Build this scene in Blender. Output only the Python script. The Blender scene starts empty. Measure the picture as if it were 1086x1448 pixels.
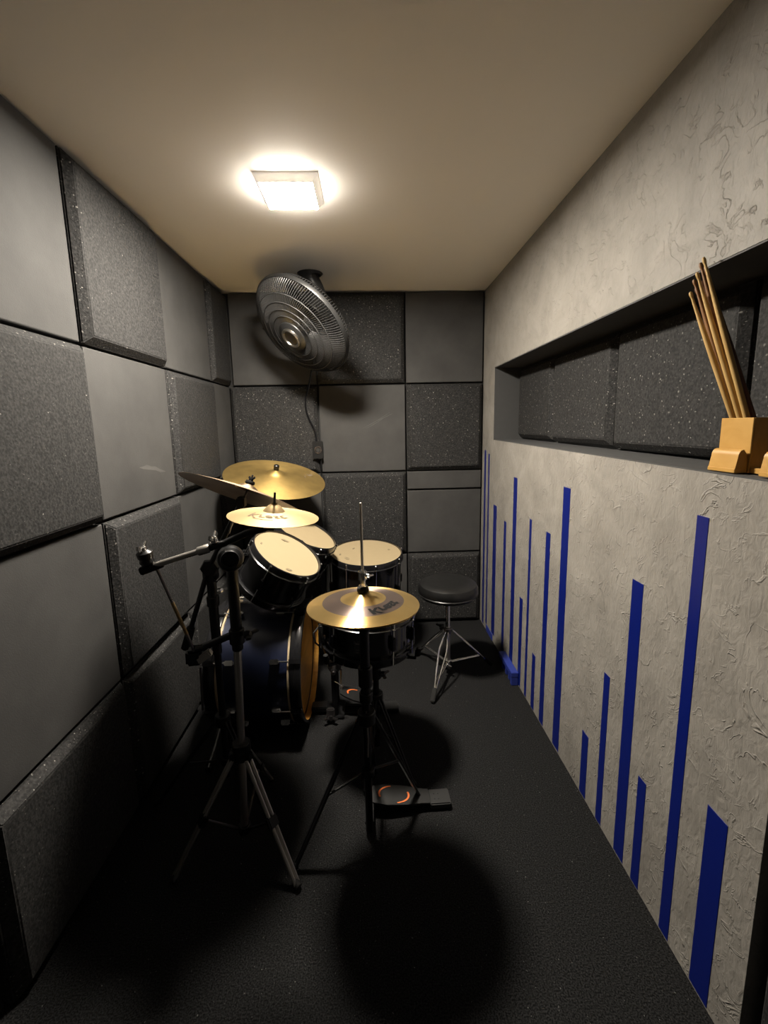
import bpy, bmesh, math, random
from mathutils import Vector, Matrix, Quaternion
random.seed(7)
C = bpy.context.scene.collection
PI = math.pi
# ------------------------------------------------------------------ room constants (metres)
XL, XR, YB, H = -0.939, 0.803, 3.039, 2.334      # panel face left, right wall face, panel face back, ceiling
YF = -0.62                                       # wall behind the camera

# ================================================================== materials
def newmat(name):
    m = bpy.data.materials.new(name); m.use_nodes = True
    nt = m.node_tree; b = nt.nodes['Principled BSDF']
    return m, nt, b
def N(nt, t, **kw):
    n = nt.nodes.new(t)
    for k, v in kw.items(): setattr(n, k, v)
    return n
def L(nt, a, b): nt.links.new(a, b)
def simple(name, col, rough=.5, metal=0., coat=0., spec=.5, bumpscale=0, bump=0., aniso=0.):
    m, nt, b = newmat(name)
    b.inputs['Base Color'].default_value = (*col, 1); b.inputs['Roughness'].default_value = rough
    b.inputs['Metallic'].default_value = metal; b.inputs['Coat Weight'].default_value = coat
    b.inputs['Coat Roughness'].default_value = .08; b.inputs['Specular IOR Level'].default_value = spec
    # faint wear so nothing is perfectly uniform
    g = N(nt, 'ShaderNodeNewGeometry'); no = N(nt, 'ShaderNodeTexNoise'); no.inputs['Scale'].default_value = 35
    mr = N(nt, 'ShaderNodeMapRange'); mr.inputs['To Min'].default_value = max(0, rough-.06); mr.inputs['To Max'].default_value = min(1, rough+.06)
    L(nt, g.outputs['Position'], no.inputs['Vector']); L(nt, no.outputs['Fac'], mr.inputs['Value']); L(nt, mr.outputs['Result'], b.inputs['Roughness'])
    if bump:
        n2 = N(nt, 'ShaderNodeTexNoise'); n2.inputs['Scale'].default_value = bumpscale
        bp = N(nt, 'ShaderNodeBump'); bp.inputs['Strength'].default_value = bump; bp.inputs['Distance'].default_value = .002
        L(nt, g.outputs['Position'], n2.inputs['Vector']); L(nt, n2.outputs['Fac'], bp.inputs['Height']); L(nt, bp.outputs['Normal'], b.inputs['Normal'])
    return m

def mat_foam_smooth():
    m, nt, b = newmat('smooth grey foam')
    g = N(nt, 'ShaderNodeNewGeometry')
    n = N(nt, 'ShaderNodeTexNoise'); n.inputs['Scale'].default_value = 5; n.inputs['Detail'].default_value = 6; n.inputs['Roughness'].default_value = .6
    r = N(nt, 'ShaderNodeValToRGB'); r.color_ramp.elements[0].position = .3; r.color_ramp.elements[1].position = .75
    r.color_ramp.elements[0].color = (.032, .0312, .0304, 1); r.color_ramp.elements[1].color = (.050, .0488, .0472, 1)
    n2 = N(nt, 'ShaderNodeTexNoise'); n2.inputs['Scale'].default_value = 320; n2.inputs['Detail'].default_value = 2
    bp = N(nt, 'ShaderNodeBump'); bp.inputs['Strength'].default_value = .35; bp.inputs['Distance'].default_value = .0012
    L(nt, g.outputs['Position'], n.inputs['Vector']); L(nt, g.outputs['Position'], n2.inputs['Vector'])
    L(nt, n.outputs['Fac'], r.inputs['Fac']); L(nt, r.outputs['Color'], b.inputs['Base Color'])
    L(nt, n2.outputs['Fac'], bp.inputs['Height']); L(nt, bp.outputs['Normal'], b.inputs['Normal'])
    b.inputs['Roughness'].default_value = .75; b.inputs['Specular IOR Level'].default_value = .35
    return m
def speckle(nt, g, scale, thr, frac):
    """white flecks: voronoi cells, a fraction of them holding a small bright crumb"""
    d = N(nt, 'ShaderNodeTexNoise'); d.inputs['Scale'].default_value = scale*.9; d.inputs['Detail'].default_value = 1
    mx = N(nt, 'ShaderNodeMix'); mx.data_type = 'VECTOR'; mx.inputs['Factor'].default_value = .012
    L(nt, g.outputs['Position'], d.inputs['Vector']); L(nt, g.outputs['Position'], mx.inputs[4]); L(nt, d.outputs['Color'], mx.inputs[5])
    v = N(nt, 'ShaderNodeTexVoronoi'); v.inputs['Scale'].default_value = scale
    L(nt, mx.outputs[1], v.inputs['Vector'])
    lt = N(nt, 'ShaderNodeMapRange'); lt.inputs['From Min'].default_value = thr; lt.inputs['From Max'].default_value = thr*.55
    L(nt, v.outputs['Distance'], lt.inputs['Value'])
    sp = N(nt, 'ShaderNodeSeparateColor'); L(nt, v.outputs['Color'], sp.inputs['Color'])
    gt = N(nt, 'ShaderNodeMapRange'); gt.inputs['From Min'].default_value = 1-frac; gt.inputs['From Max'].default_value = 1.0
    L(nt, sp.outputs[0], gt.inputs['Value'])
    mu = N(nt, 'ShaderNodeMath', operation='MULTIPLY'); L(nt, lt.outputs['Result'], mu.inputs[0]); L(nt, gt.outputs['Result'], mu.inputs[1])
    return mu.outputs[0]
def mat_foam_speck():
    m, nt, b = newmat('speckled recycled foam')
    g = N(nt, 'ShaderNodeNewGeometry')
    n = N(nt, 'ShaderNodeTexNoise'); n.inputs['Scale'].default_value = 130; n.inputs['Detail'].default_value = 4
    r = N(nt, 'ShaderNodeValToRGB'); r.color_ramp.elements[0].position = .35; r.color_ramp.elements[1].position = .7
    r.color_ramp.elements[0].color = (.007, .0069, .007, 1); r.color_ramp.elements[1].color = (.030, .0292, .0285, 1)
    L(nt, g.outputs['Position'], n.inputs['Vector']); L(nt, n.outputs['Fac'], r.inputs['Fac'])
    s1 = speckle(nt, g, 60, .19, .6); s2 = speckle(nt, g, 120, .20, .45)
    ad = N(nt, 'ShaderNodeMath', operation='MAXIMUM'); L(nt, s1, ad.inputs[0]); L(nt, s2, ad.inputs[1])
    mix = N(nt, 'ShaderNodeMix'); mix.data_type = 'RGBA'; mix.inputs[7].default_value = (.26, .25, .233, 1)
    L(nt, ad.outputs[0], mix.inputs['Factor']); L(nt, r.outputs['Color'], mix.inputs[6]); L(nt, mix.outputs[2], b.inputs['Base Color'])
    bp = N(nt, 'ShaderNodeBump'); bp.inputs['Strength'].default_value = .55; bp.inputs['Distance'].default_value = .003
    L(nt, n.outputs['Fac'], bp.inputs['Height']); L(nt, bp.outputs['Normal'], b.inputs['Normal'])
    b.inputs['Roughness'].default_value = .8; b.inputs['Specular IOR Level'].default_value = .3
    return m
def mat_cement():
    m, nt, b = newmat('trowelled grey cement')
    g = N(nt, 'ShaderNodeNewGeometry')
    n = N(nt, 'ShaderNodeTexNoise'); n.inputs['Scale'].default_value = 6; n.inputs['Detail'].default_value = 9; n.inputs['Roughness'].default_value = .70; n.inputs['Distortion'].default_value = .6
    r = N(nt, 'ShaderNodeValToRGB'); r.color_ramp.elements[0].position = .28; r.color_ramp.elements[1].position = .74
    r.color_ramp.elements[0].color = (.162, .150, .133, 1); r.color_ramp.elements[1].color = (.265, .248, .222, 1)
    L(nt, g.outputs['Position'], n.inputs['Vector']); L(nt, n.outputs['Fac'], r.inputs['Fac'])
    # trowel arcs: warped thin ridges
    w = N(nt, 'ShaderNodeTexNoise'); w.inputs['Scale'].default_value = 11; w.inputs['Detail'].default_value = 4; w.inputs['Distortion'].default_value = 1.2
    a = N(nt, 'ShaderNodeMath', operation='SUBTRACT'); a.inputs[1].default_value = .5
    ab = N(nt, 'ShaderNodeMath', operation='ABSOLUTE')
    mr = N(nt, 'ShaderNodeMapRange'); mr.inputs['From Min'].default_value = .02; mr.inputs['From Max'].default_value = 0
    L(nt, g.outputs['Position'], w.inputs['Vector']); L(nt, w.outputs['Fac'], a.inputs[0]); L(nt, a.outputs[0], ab.inputs[0]); L(nt, ab.outputs[0], mr.inputs['Value'])
    k = N(nt, 'ShaderNodeTexNoise'); k.inputs['Scale'].default_value = 17; k.inputs['Detail'].default_value = 2
    km = N(nt, 'ShaderNodeMapRange'); km.inputs['From Min'].default_value = .40; km.inputs['From Max'].default_value = .72
    L(nt, g.outputs['Position'], k.inputs['Vector']); L(nt, k.outputs['Fac'], km.inputs['Value'])
    mu = N(nt, 'ShaderNodeMath', operation='MULTIPLY'); L(nt, mr.outputs['Result'], mu.inputs[0]); L(nt, km.outputs['Result'], mu.inputs[1])
    f = N(nt, 'ShaderNodeTexNoise'); f.inputs['Scale'].default_value = 34; f.inputs['Detail'].default_value = 6; f.inputs['Distortion'].default_value = .8
    mpv = N(nt, 'ShaderNodeMapping'); mpv.inputs['Scale'].default_value = (1, 1.5, .8); L(nt, g.outputs['Position'], mpv.inputs['Vector']); L(nt, mpv.outputs[0], f.inputs['Vector'])
    ad = N(nt, 'ShaderNodeMath', operation='MULTIPLY_ADD'); ad.inputs[1].default_value = 1.1
    L(nt, f.outputs['Fac'], ad.inputs[0]); L(nt, mu.outputs[0], ad.inputs[2])
    bp = N(nt, 'ShaderNodeBump'); bp.inputs['Strength'].default_value = .6; bp.inputs['Distance'].default_value = .006
    L(nt, ad.outputs[0], bp.inputs['Height']); L(nt, bp.outputs['Normal'], b.inputs['Normal'])
    L(nt, r.outputs['Color'], b.inputs['Base Color'])
    b.inputs['Roughness'].default_value = .62; b.inputs['Specular IOR Level'].default_value = .4
    return m
def mat_carpet():
    m, nt, b = newmat('black needle felt carpet')
    g = N(nt, 'ShaderNodeNewGeometry')
    n = N(nt, 'ShaderNodeTexNoise'); n.inputs['Scale'].default_value = 240; n.inputs['Detail'].default_value = 3
    r = N(nt, 'ShaderNodeValToRGB'); r.color_ramp.elements[0].position = .38; r.color_ramp.elements[1].position = .72
    r.color_ramp.elements[0].color = (.0016, .0016, .0017, 1); r.color_ramp.elements[1].color = (.0235, .0235, .0238, 1)
    L(nt, g.outputs['Position'], n.inputs['Vector']); L(nt, n.outputs['Fac'], r.inputs['Fac'])
    s = speckle(nt, g, 95, .15, .22)
    mix = N(nt, 'ShaderNodeMix'); mix.data_type = 'RGBA'; mix.inputs[7].default_value = (.14, .14, .135, 1)
    L(nt, s, mix.inputs['Factor']); L(nt, r.outputs['Color'], mix.inputs[6]); L(nt, mix.outputs[2], b.inputs['Base Color'])
    bp = N(nt, 'ShaderNodeBump'); bp.inputs['Strength'].default_value = .8; bp.inputs['Distance'].default_value = .004
    L(nt, n.outputs['Fac'], bp.inputs['Height']); L(nt, bp.outputs['Normal'], b.inputs['Normal'])
    b.inputs['Roughness'].default_value = .95; b.inputs['Specular IOR Level'].default_value = .15
    return m
def mat_brass(name, col, rough, ring=900, bump=.25, stain=.25, aniso=.75, metal=1.):
    m, nt, b = newmat(name)
    tc = N(nt, 'ShaderNodeTexCoord')
    sx = N(nt, 'ShaderNodeSeparateXYZ'); L(nt, tc.outputs['Object'], sx.inputs[0])
    cx = N(nt, 'ShaderNodeCombineXYZ'); L(nt, sx.outputs['X'], cx.inputs['X']); L(nt, sx.outputs['Y'], cx.inputs['Y'])
    ln = N(nt, 'ShaderNodeVectorMath', operation='LENGTH'); L(nt, cx.outputs[0], ln.inputs[0])
    no = N(nt, 'ShaderNodeTexNoise'); no.noise_dimensions = '1D'; no.inputs['Scale'].default_value = ring; no.inputs['Detail'].default_value = 2
    L(nt, ln.outputs['Value'], no.inputs['W'])
    bp = N(nt, 'ShaderNodeBump'); bp.inputs['Strength'].default_value = bump; bp.inputs['Distance'].default_value = .0006
    L(nt, no.outputs['Fac'], bp.inputs['Height']); L(nt, bp.outputs['Normal'], b.inputs['Normal'])
    st = N(nt, 'ShaderNodeTexNoise'); st.inputs['Scale'].default_value = 14; st.inputs['Detail'].default_value = 6
    L(nt, tc.outputs['Object'], st.inputs['Vector'])
    mix = N(nt, 'ShaderNodeMix'); mix.data_type = 'RGBA'
    mix.inputs[6].default_value = (*[c*(1-stain) for c in col], 1); mix.inputs[7].default_value = (*col, 1)
    mr = N(nt, 'ShaderNodeMapRange'); mr.inputs['From Min'].default_value = .3; mr.inputs['From Max'].default_value = .65
    L(nt, st.outputs['Fac'], mr.inputs['Value']); L(nt, mr.outputs['Result'], mix.inputs['Factor']); L(nt, mix.outputs[2], b.inputs['Base Color'])
    b.inputs['Metallic'].default_value = metal; b.inputs['Roughness'].default_value = rough; b.inputs['Specular IOR Level'].default_value = .3
    if aniso:
        tg = N(nt, 'ShaderNodeTangent', direction_type='RADIAL', axis='Z'); L(nt, tg.outputs[0], b.inputs['Tangent'])
        b.inputs['Anisotropic'].default_value = aniso; b.inputs['Anisotropic Rotation'].default_value = .25
    return m
def mat_wood(name, c1, c2, scale=(8, 8, 60), rough=.45):
    m, nt, b = newmat(name)
    tc = N(nt, 'ShaderNodeTexCoord'); mp = N(nt, 'ShaderNodeMapping'); mp.inputs['Scale'].default_value = scale
    L(nt, tc.outputs['Object'], mp.inputs['Vector'])
    n = N(nt, 'ShaderNodeTexNoise'); n.inputs['Scale'].default_value = 1.6; n.inputs['Detail'].default_value = 5; n.inputs['Distortion'].default_value = .8
    r = N(nt, 'ShaderNodeValToRGB'); r.color_ramp.elements[0].position = .3; r.color_ramp.elements[1].position = .7
    r.color_ramp.elements[0].color = (*c1, 1); r.color_ramp.elements[1].color = (*c2, 1)
    L(nt, mp.outputs[0], n.inputs['Vector']); L(nt, n.outputs['Fac'], r.inputs['Fac']); L(nt, r.outputs['Color'], b.inputs['Base Color'])
    b.inputs['Roughness'].default_value = rough
    return m
def mat_emit(name, col, s):
    m, nt, b = newmat(name)
    b.inputs['Base Color'].default_value = (*col, 1); b.inputs['Emission Color'].default_value = (*col, 1); b.inputs['Emission Strength'].default_value = s
    return m

M = dict(
    smooth=mat_foam_smooth(), speck=mat_foam_speck(), cement=mat_cement(), carpet=mat_carpet(),
    ceil=simple('warm white ceiling paint', (.81, .785, .745), .7, bumpscale=90, bump=.08),
    scuff=simple('pale scuff', (.060, .058, .055), .8), scratch=simple('faint scratch', (.062, .060, .058), .75),
    dark=simple('flat black paint', (.012, .012, .012), .85),
    niche=simple('dark grey niche paint', (.045, .045, .045), .7),
    blue=simple('glossy royal blue paint', (.002, .008, .115), .32, bumpscale=60, bump=.06),
    bluewood=simple('blue painted wood', (.018, .032, .20), .45),
    lampbody=mat_emit('opal lamp housing, glowing through', (.85, .78, .68), .45),  # weak emission stands in for room light on the unlit housing sides
    lamp=mat_emit('lit lamp diffuser', (1.0, .915, .79), 900),
    black=simple('black gloss lacquer', (.006, .006, .007), .18, coat=.6),
    navy=simple('navy blue satin drum wrap', (.006, .0095, .028), .40, coat=.28),
    blackmetal=simple('black powder coated metal', (.005, .005, .0055), .35, metal=.0, spec=.35),
    rubber=simple('black rubber', (.006, .006, .006), .7, spec=.2),
    hoop=simple('black hoop enamel', (.008, .008, .009), .22, metal=.0, coat=.5),
    chrome=simple('chrome', (.80, .79, .77), .13, metal=1.),
    steel=simple('brushed steel tube', (.56, .53, .49), .4, metal=1.),
    darksteel=simple('smoked steel', (.16, .15, .15), .3, metal=1.),
    head=simple('coated cream drum head', (.25, .195, .112), .6, bumpscale=500, bump=.1),
    headmark=simple('grey print on drum head', (.13, .11, .07), .6),
    amber=mat_wood('amber maple hoop', (.36, .17, .03), (.62, .33, .07), (14, 3, 3), .35),
    tan=simple('tan collar of drum head', (.42, .33, .21), .4),
    brassA=mat_brass('aged ride brass', (.56, .39, .14), .50, 500, .2, .22, .35, .94),
    brassB=mat_brass('dark bronze', (.34, .25, .17), .42, 500, .2, .3, .4),
    brassC=mat_brass('pale polished brass', (.30, .22, .115), .62, 700, .2, .1, .4),
    brassH=mat_brass('golden hi-hat brass', (.68, .47, .19), .30, 900, .2, .12, .93, .88),
    brownH=mat_brass('smoked brown hi-hat band', (.27, .205, .175), .34, 900, .2, .12, .9, .86),
    print=simple('black ink print', (.006, .006, .006), .85, spec=.1),
    greyprint=simple('grey ink print', (.14, .105, .065), .8, spec=.1),
    vinyl=simple('black vinyl', (.006, .006, .006), .33, spec=.6, bumpscale=400, bump=.1),
    fan=simple('dark grey fan plastic', (.018, .018, .018), .42),
    fanwire=simple('charcoal fan wire', (.032, .032, .032), .42),
    silver=simple('silver badge ring', (.55, .52, .47), .3, metal=1.),
    bronze=simple('bronze badge', (.20, .17, .13), .35, metal=1.),
    orange=simple('orange pedal print', (.60, .14, .03), .5),
    pedal=simple('dark pedal plate', (.009, .009, .009), .45),
    box=mat_wood('pale varnished wood', (.40, .215, .045), (.47, .27, .07), (40, 10, 14)),
    hick=mat_wood('hickory stick', (.42, .26, .085), (.52, .34, .13), (20, 20, 6)),
    tanwood=mat_wood('toasted stick', (.15, .065, .018), (.22, .10, .03), (20, 20, 6)),
    brownshade=mat_wood('dark brown and shade-toned stick', (.085, .032, .014), (.14, .05, .02), (20, 20, 6)),  # brown wood, also shade painted into sticks on the bundle's right side
)

# ================================================================== mesh helpers
def smooth(bm, ang=.6):
    bm.normal_update()
    for f in bm.faces: f.smooth = True
    for e in bm.edges:
        if len(e.link_faces) == 2: e.smooth = e.calc_face_angle(0) < ang
def obj(name, bm, mat, parent=None, loc=None):
    smooth(bm)
    me = bpy.data.meshes.new(name); bm.to_mesh(me); bm.free()
    mats = mat if isinstance(mat, (list, tuple)) else [mat]
    for m in mats: me.materials.append(M[m] if isinstance(m, str) else m)
    o = bpy.data.objects.new(name, me); C.objects.link(o)
    if parent: o.parent = parent
    if loc is not None: o.location = loc
    return o
def thing(name, label, cat, loc=(0, 0, 0), rot=None, group=None):
    o = bpy.data.objects.new(name, None); C.objects.link(o); o.empty_display_size = .05
    o.location = loc
    if rot is not None:
        o.rotation_mode = 'QUATERNION'; o.rotation_quaternion = rot
    return tag(o, label, cat, group)
def tag(o, label, cat, group=None):
    o['label'] = label; o['category'] = cat
    if group: o['group'] = group
    return o
def struct(o): o['kind'] = 'structure'; return o
def dup(o, parent, rot=None, loc=None):
    c = o.copy(); C.objects.link(c); c.parent = parent
    if rot is not None: c.rotation_euler = rot
    if loc is not None: c.location = loc
    return c
V = Vector
def B(): return bmesh.new()
def frame(d):
    d = V(d).normalized(); u = V((0, 0, 1)) if abs(d.z) < .95 else V((1, 0, 0))
    x = d.cross(u).normalized(); y = d.cross(x).normalized()
    return x, y, d
def box(bm, lo, hi, bev=0., seg=2, mi=0):
    lo, hi = V(lo), V(hi); t = bmesh.new()
    r = bmesh.ops.create_cube(t, size=1)
    for v in t.verts: v.co = V((lo[i]+(v.co[i]+.5)*(hi[i]-lo[i]) for i in range(3)))
    if bev: bmesh.ops.bevel(t, geom=list(t.edges), offset=bev, segments=seg, affect='EDGES')
    merge(bm, t, mi)
def merge(bm, t, mi=0, mat=None):
    mp = {}
    for v in t.verts: mp[v] = bm.verts.new(mat @ v.co if mat else v.co)
    for f in t.faces:
        try:
            nf = bm.faces.new([mp[v] for v in f.verts]); nf.material_index = mi or f.material_index
        except ValueError: pass
    t.free()
def obox(bm, c, ax, ay, az, bev=0., seg=2):
    """oriented box: centre and three half vectors"""
    t = bmesh.new(); bmesh.ops.create_cube(t, size=2)
    s = [V(ax).length, V(ay).length, V(az).length]
    for v in t.verts: v.co = V((v.co[i]*s[i] for i in range(3)))
    if bev: bmesh.ops.bevel(t, geom=list(t.edges), offset=bev, segments=seg, affect='EDGES')
    m = Matrix((V(ax).normalized(), V(ay).normalized(), V(az).normalized())).transposed().to_4x4(); m.translation = V(c)
    merge(bm, t, 0, m)
def tube(bm, pts, r, n=10, caps=True, closed=False):
    pts = [V(p) for p in pts]; rs = r if isinstance(r, (list, tuple)) else [r]*len(pts)
    rings = []; k = len(pts); prev = None
    for i, p in enumerate(pts):
        if closed: d = pts[(i+1) % k]-pts[i-1]
        else: d = pts[min(i+1, k-1)]-pts[max(i-1, 0)]
        d.normalize()
        if prev is None: x, y, _ = frame(d)
        else:
            x = (prev-d*prev.dot(d)); x.normalize(); y = d.cross(x)
        prev = x
        rings.append([bm.verts.new(p+(x*math.cos(a)+y*math.sin(a))*rs[i]) for a in (2*PI*j/n for j in range(n))])
    m = k if closed else k-1
    for i in range(m):
        a, b = rings[i], rings[(i+1) % k]
        for j in range(n): bm.faces.new((a[j], a[(j+1) % n], b[(j+1) % n], b[j]))
    if caps and not closed:
        bm.faces.new(rings[0][::-1]); bm.faces.new(rings[-1])
def lathe(bm, prof, c=(0, 0, 0), d=(0, 0, 1), n=48, mis=None, closed=False):
    """prof: (radius, height) list revolved round axis d at c; mis: material per segment"""
    x, y, z = frame(d); c = V(c); rings = []
    for r, h in prof:
        if r < 1e-6: rings.append([bm.verts.new(c+z*h)])
        else: rings.append([bm.verts.new(c+z*h+(x*math.cos(2*PI*j/n)+y*math.sin(2*PI*j/n))*r) for j in range(n)])
    k = len(rings)
    for i in range(k if closed else k-1):
        a, b = rings[i], rings[(i+1) % k]
        for j in range(n):
            q = (j+1) % n
            if len(a) == 1 and len(b) == 1: continue
            if len(a) == 1: f = bm.faces.new((a[0], b[q], b[j]))
            elif len(b) == 1: f = bm.faces.new((a[j], a[q], b[0]))
            else: f = bm.faces.new((a[j], a[q], b[q], b[j]))
            if mis: f.material_index = mis[i]
    bmesh.ops.recalc_face_normals(bm, faces=list(bm.faces))
def rod(bm, p, q, r, n=12, bev=None):
    p, q = V(p), V(q); ln = (q-p).length; b = bev if bev is not None else min(r*.3, ln*.2)
    lathe(bm, [(0, 0), (r-b, 0), (r, b), (r, ln-b), (r-b, ln), (0, ln)], p, q-p, n)
def arc(c, r, a0, a1, n, x=(1, 0, 0), y=(0, 1, 0)):
    c, x, y = V(c), V(x), V(y)
    return [c+(x*math.cos(a0+(a1-a0)*i/n)+y*math.sin(a0+(a1-a0)*i/n))*r for i in range(n+1)]
def text_bm(s, size, shear=0., bold=.0):
    cu = bpy.data.curves.new('t', 'FONT'); cu.body = s; cu.size = size; cu.shear = shear; cu.offset = bold
    cu.align_x = 'CENTER'; cu.resolution_u = 3
    o = bpy.data.objects.new('t', cu); C.objects.link(o)
    dg = bpy.context.evaluated_depsgraph_get(); me = bpy.data.meshes.new_from_object(o.evaluated_get(dg))
    bm = bmesh.new(); bm.from_mesh(me)
    bpy.data.objects.remove(o); bpy.data.curves.remove(cu); bpy.data.meshes.remove(me)
    return bm
def R3(x): return math.radians(x)

# ================================================================== the setting
bm = B(); box(bm, (XL-.14, YF-.1, -.1), (XR+.4, YB+.14, 0)); struct(obj('floor', bm, 'carpet'))
bm = B(); box(bm, (XL-.14, YF-.1, H), (XR+.4, YB+.14, H+.1)); struct(obj('ceiling', bm, 'ceil'))
bm = B(); box(bm, (XL-.13, YF-.1, 0), (XL-.03, YB+.13, H)); struct(obj('wall_left', bm, 'dark'))
bm = B(); box(bm, (XL-.03, YB+.03, 0), (XR+.3, YB+.13, H)); struct(obj('wall_back', bm, 'dark'))
bm = B(); box(bm, (XL-.03, YF-.1, 0), (XR+.3, YF, H)); struct(obj('wall_front', bm, 'dark'))
YE = .752; NZ0, NZ1, NY0, NY1, NX = 1.336, 1.802, .80, 2.79, .950
bm = B()
LS = .0137
lz = lambda y: 1.348+(y-NY1)*LS          # the ledge runs very slightly downhill
def slab(bm, x0, x1, y0, y1, za, zb):
    v = [bm.verts.new(p) for p in ((x0, y0, za(y0)), (x1, y0, za(y0)), (x1, y1, za(y1)), (x0, y1, za(y1)), (x0, y0, zb(y0)), (x1, y0, zb(y0)), (x1, y1, zb(y1)), (x0, y1, zb(y1)))]
    for f in ((3, 2, 1, 0), (4, 5, 6, 7), (0, 1, 5, 4), (1, 2, 6, 5), (2, 3, 7, 6), (3, 0, 4, 7)): bm.faces.new([v[i] for i in f])
slab(bm, XR, XR+.3, YE, YB+.03, lambda y: 0, lz); box(bm, (XR, YE, NZ1), (XR+.3, YB+.03, H))
box(bm, (XR, NY1, 1.349), (XR+.3, YB+.03, NZ1)); box(bm, (XR, YE, 1.3213), (XR+.3, NY0, NZ1))
struct(obj('wall_right', bm, 'cement'))
bm = B(); box(bm, (XR+.06, YF, 0), (XR+.3, YE, H)); struct(obj('wall_doorside', bm, 'dark'))
# dark painted lining of the niche
bm = B(); t = .004
slab(bm, XR+.0015, XR+.2, NY0, NY1, lz, lambda y: lz(y)+t); box(bm, (XR+.0015, NY0, NZ1-t), (XR+.2, NY1, NZ1))
box(bm, (XR+.0015, NY1-t, NZ0+t), (XR+.2, NY1, NZ1-t)); box(bm, (XR+.0015, NY0, NZ0+t), (XR+.2, NY0+t, NZ1-t))
box(bm, (NX+.045, NY0+t, NZ0+t), (XR+.2, NY1-t, NZ1-t))
struct(obj('trim_1', bm, 'niche'))

# ------------------------------------------------------------------ acoustic foam panels
def panel(o3, u, v, n, w, h, kind, label, group, thick=None):
    """o3 = lower corner on the wall plane; u, v in-plane unit axes, n outward"""
    o3, u, v, n = V(o3), V(u), V(v), V(n); g = .0055
    T, ins = ((.056, .026) if kind == 'speck' else (.030, .003))
    if thick: T = thick
    T0 = T-.026 if kind == 'speck' else T-.003
    c = o3+u*w/2+v*h/2
    def ring(i, z): return [u*sx*(w/2-i)+v*sy*(h/2-i)+n*z for sx, sy in ((-1, -1), (1, -1), (1, 1), (-1, 1))]
    bm = B(); rs = [[bm.verts.new(p) for p in ring(i, z)] for i, z in ((g, 0), (g, T0), (ins+g, T))]
    for a, b in zip(rs, rs[1:]):
        for j in range(4): bm.faces.new((a[j], a[(j+1) % 4], b[(j+1) % 4], b[j]))
    bm.faces.new(rs[-1]); bm.faces.new(rs[0][::-1])
    bmesh.ops.recalc_face_normals(bm, faces=list(bm.faces))
    e = [e for e in bm.edges if all(abs((q.co-c*0).dot(n)-0) > .01 for q in e.verts)]
    bmesh.ops.bevel(bm, geom=e, offset=.0035 if kind == 'speck' else .0012, segments=2, affect='EDGES')
    o = obj('acoustic_panel', bm, kind, None, c)
    return tag(o, label, 'acoustic panel', group)
GL, GB, GN = 'foam panels on the left wall', 'foam panels on the back wall', 'foam panels inside the niche'
cols = [(.920, .6), (1.520, .6), (2.120, .6), (2.720, YB+.028-2.720)]
rows = [(H-.6, .597), (H-1.2, .6), (H-1.8, .6), (.003, H-1.8-.003)]
desc = {
 (0, 0): ('smooth', 'smooth grey foam panel under the ceiling, nearest the camera on left wall'),
 (0, 1): ('speck', 'thick speckled foam panel under the ceiling, framed by dark gap on its left side'),
 (0, 2): ('smooth', 'smooth grey foam panel under the ceiling, second from the back left corner'),
 (0, 3): ('speck', 'narrow speckled foam strip panel under the ceiling in the back left corner'),
 (1, 0): ('speck', 'big speckled foam panel in second row of left wall, cut by photo edge'),
 (1, 1): ('smooth', 'smooth grey foam panel with a pale scuff mark, mid left wall'),
 (1, 2): ('speck', 'pale-lit speckled foam panel on left wall behind the left tip of the edge-on cymbal'),
 (1, 3): ('smooth', 'narrow smooth grey foam panel in second row at the back left corner'),
 (2, 0): ('smooth', 'large smooth grey foam panel in third row of left wall, at photo edge'),
 (2, 1): ('speck', 'thick speckled foam panel behind the left end of the boom arm'),
 (2, 2): ('smooth', 'smooth dark foam panel on left wall just below the edge-on cymbal'),
 (2, 3): ('speck', 'shadowed foam panel low in back left corner behind the ride cymbal'),
 (3, 0): ('speck', 'speckled foam panel at floor level on left wall, nearest the camera'),
 (3, 1): ('speck', 'speckled foam panel at floor level in black shadow behind the tripod stand'),
 (3, 2): ('speck', 'speckled foam panel at floor level on left wall beside the bass drum front'),
}
for (r, c), (k, lab) in desc.items():
    z, hh = rows[r]; y, w = cols[c]
    panel((XL-.03, y, z), (0, 1, 0), (0, 0, 1), (1, 0, 0), w, hh, k, lab, GL)
bcols = [(XL+.004, .595), (XL+.6, .6), (XL+1.2, XR-XL-1.2-.006)]
bdesc = {
 (0, 0): ('smooth', 'smooth dark foam panel on back wall behind the left half of the fan'),
 (0, 1): ('speck', 'speckled foam panel on back wall right of the fan under the ceiling'),
 (0, 2): ('smooth', 'smooth dark foam panel in top right corner of back wall'),
 (1, 0): ('speck', 'speckled foam panel on back wall left of the power outlet'),
 (1, 1): ('smooth', 'lighter smooth grey foam panel with faint scratches, centre of back wall'),
 (1, 2): ('speck', 'speckled foam panel on back wall beside cement wall, second row'),
 (2, 0): ('smooth', 'smooth foam panel on back wall in shadow behind the ride cymbal'),
 (2, 1): ('speck', 'speckled foam panel on back wall behind the floor tom head'),
 (3, 0): ('speck', 'foam panel at floor level of back wall hidden behind the bass drum'),
 (3, 1): ('smooth', 'foam panel at floor level of back wall behind the floor tom shell'),
 (3, 2): ('speck', 'speckled foam panel on back wall directly behind the drum stool seat'),
}
for (r, c), (k, lab) in bdesc.items():
    z, hh = rows[r]; x, w = bcols[c]
    if c == 0 and r != 1: x, w = XL+.029, .570
    panel((x, YB+.03, z), (1, 0, 0), (0, 0, 1), (0, -1, 0), w, hh, k, lab, GB)
x, w = bcols[2]
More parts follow.
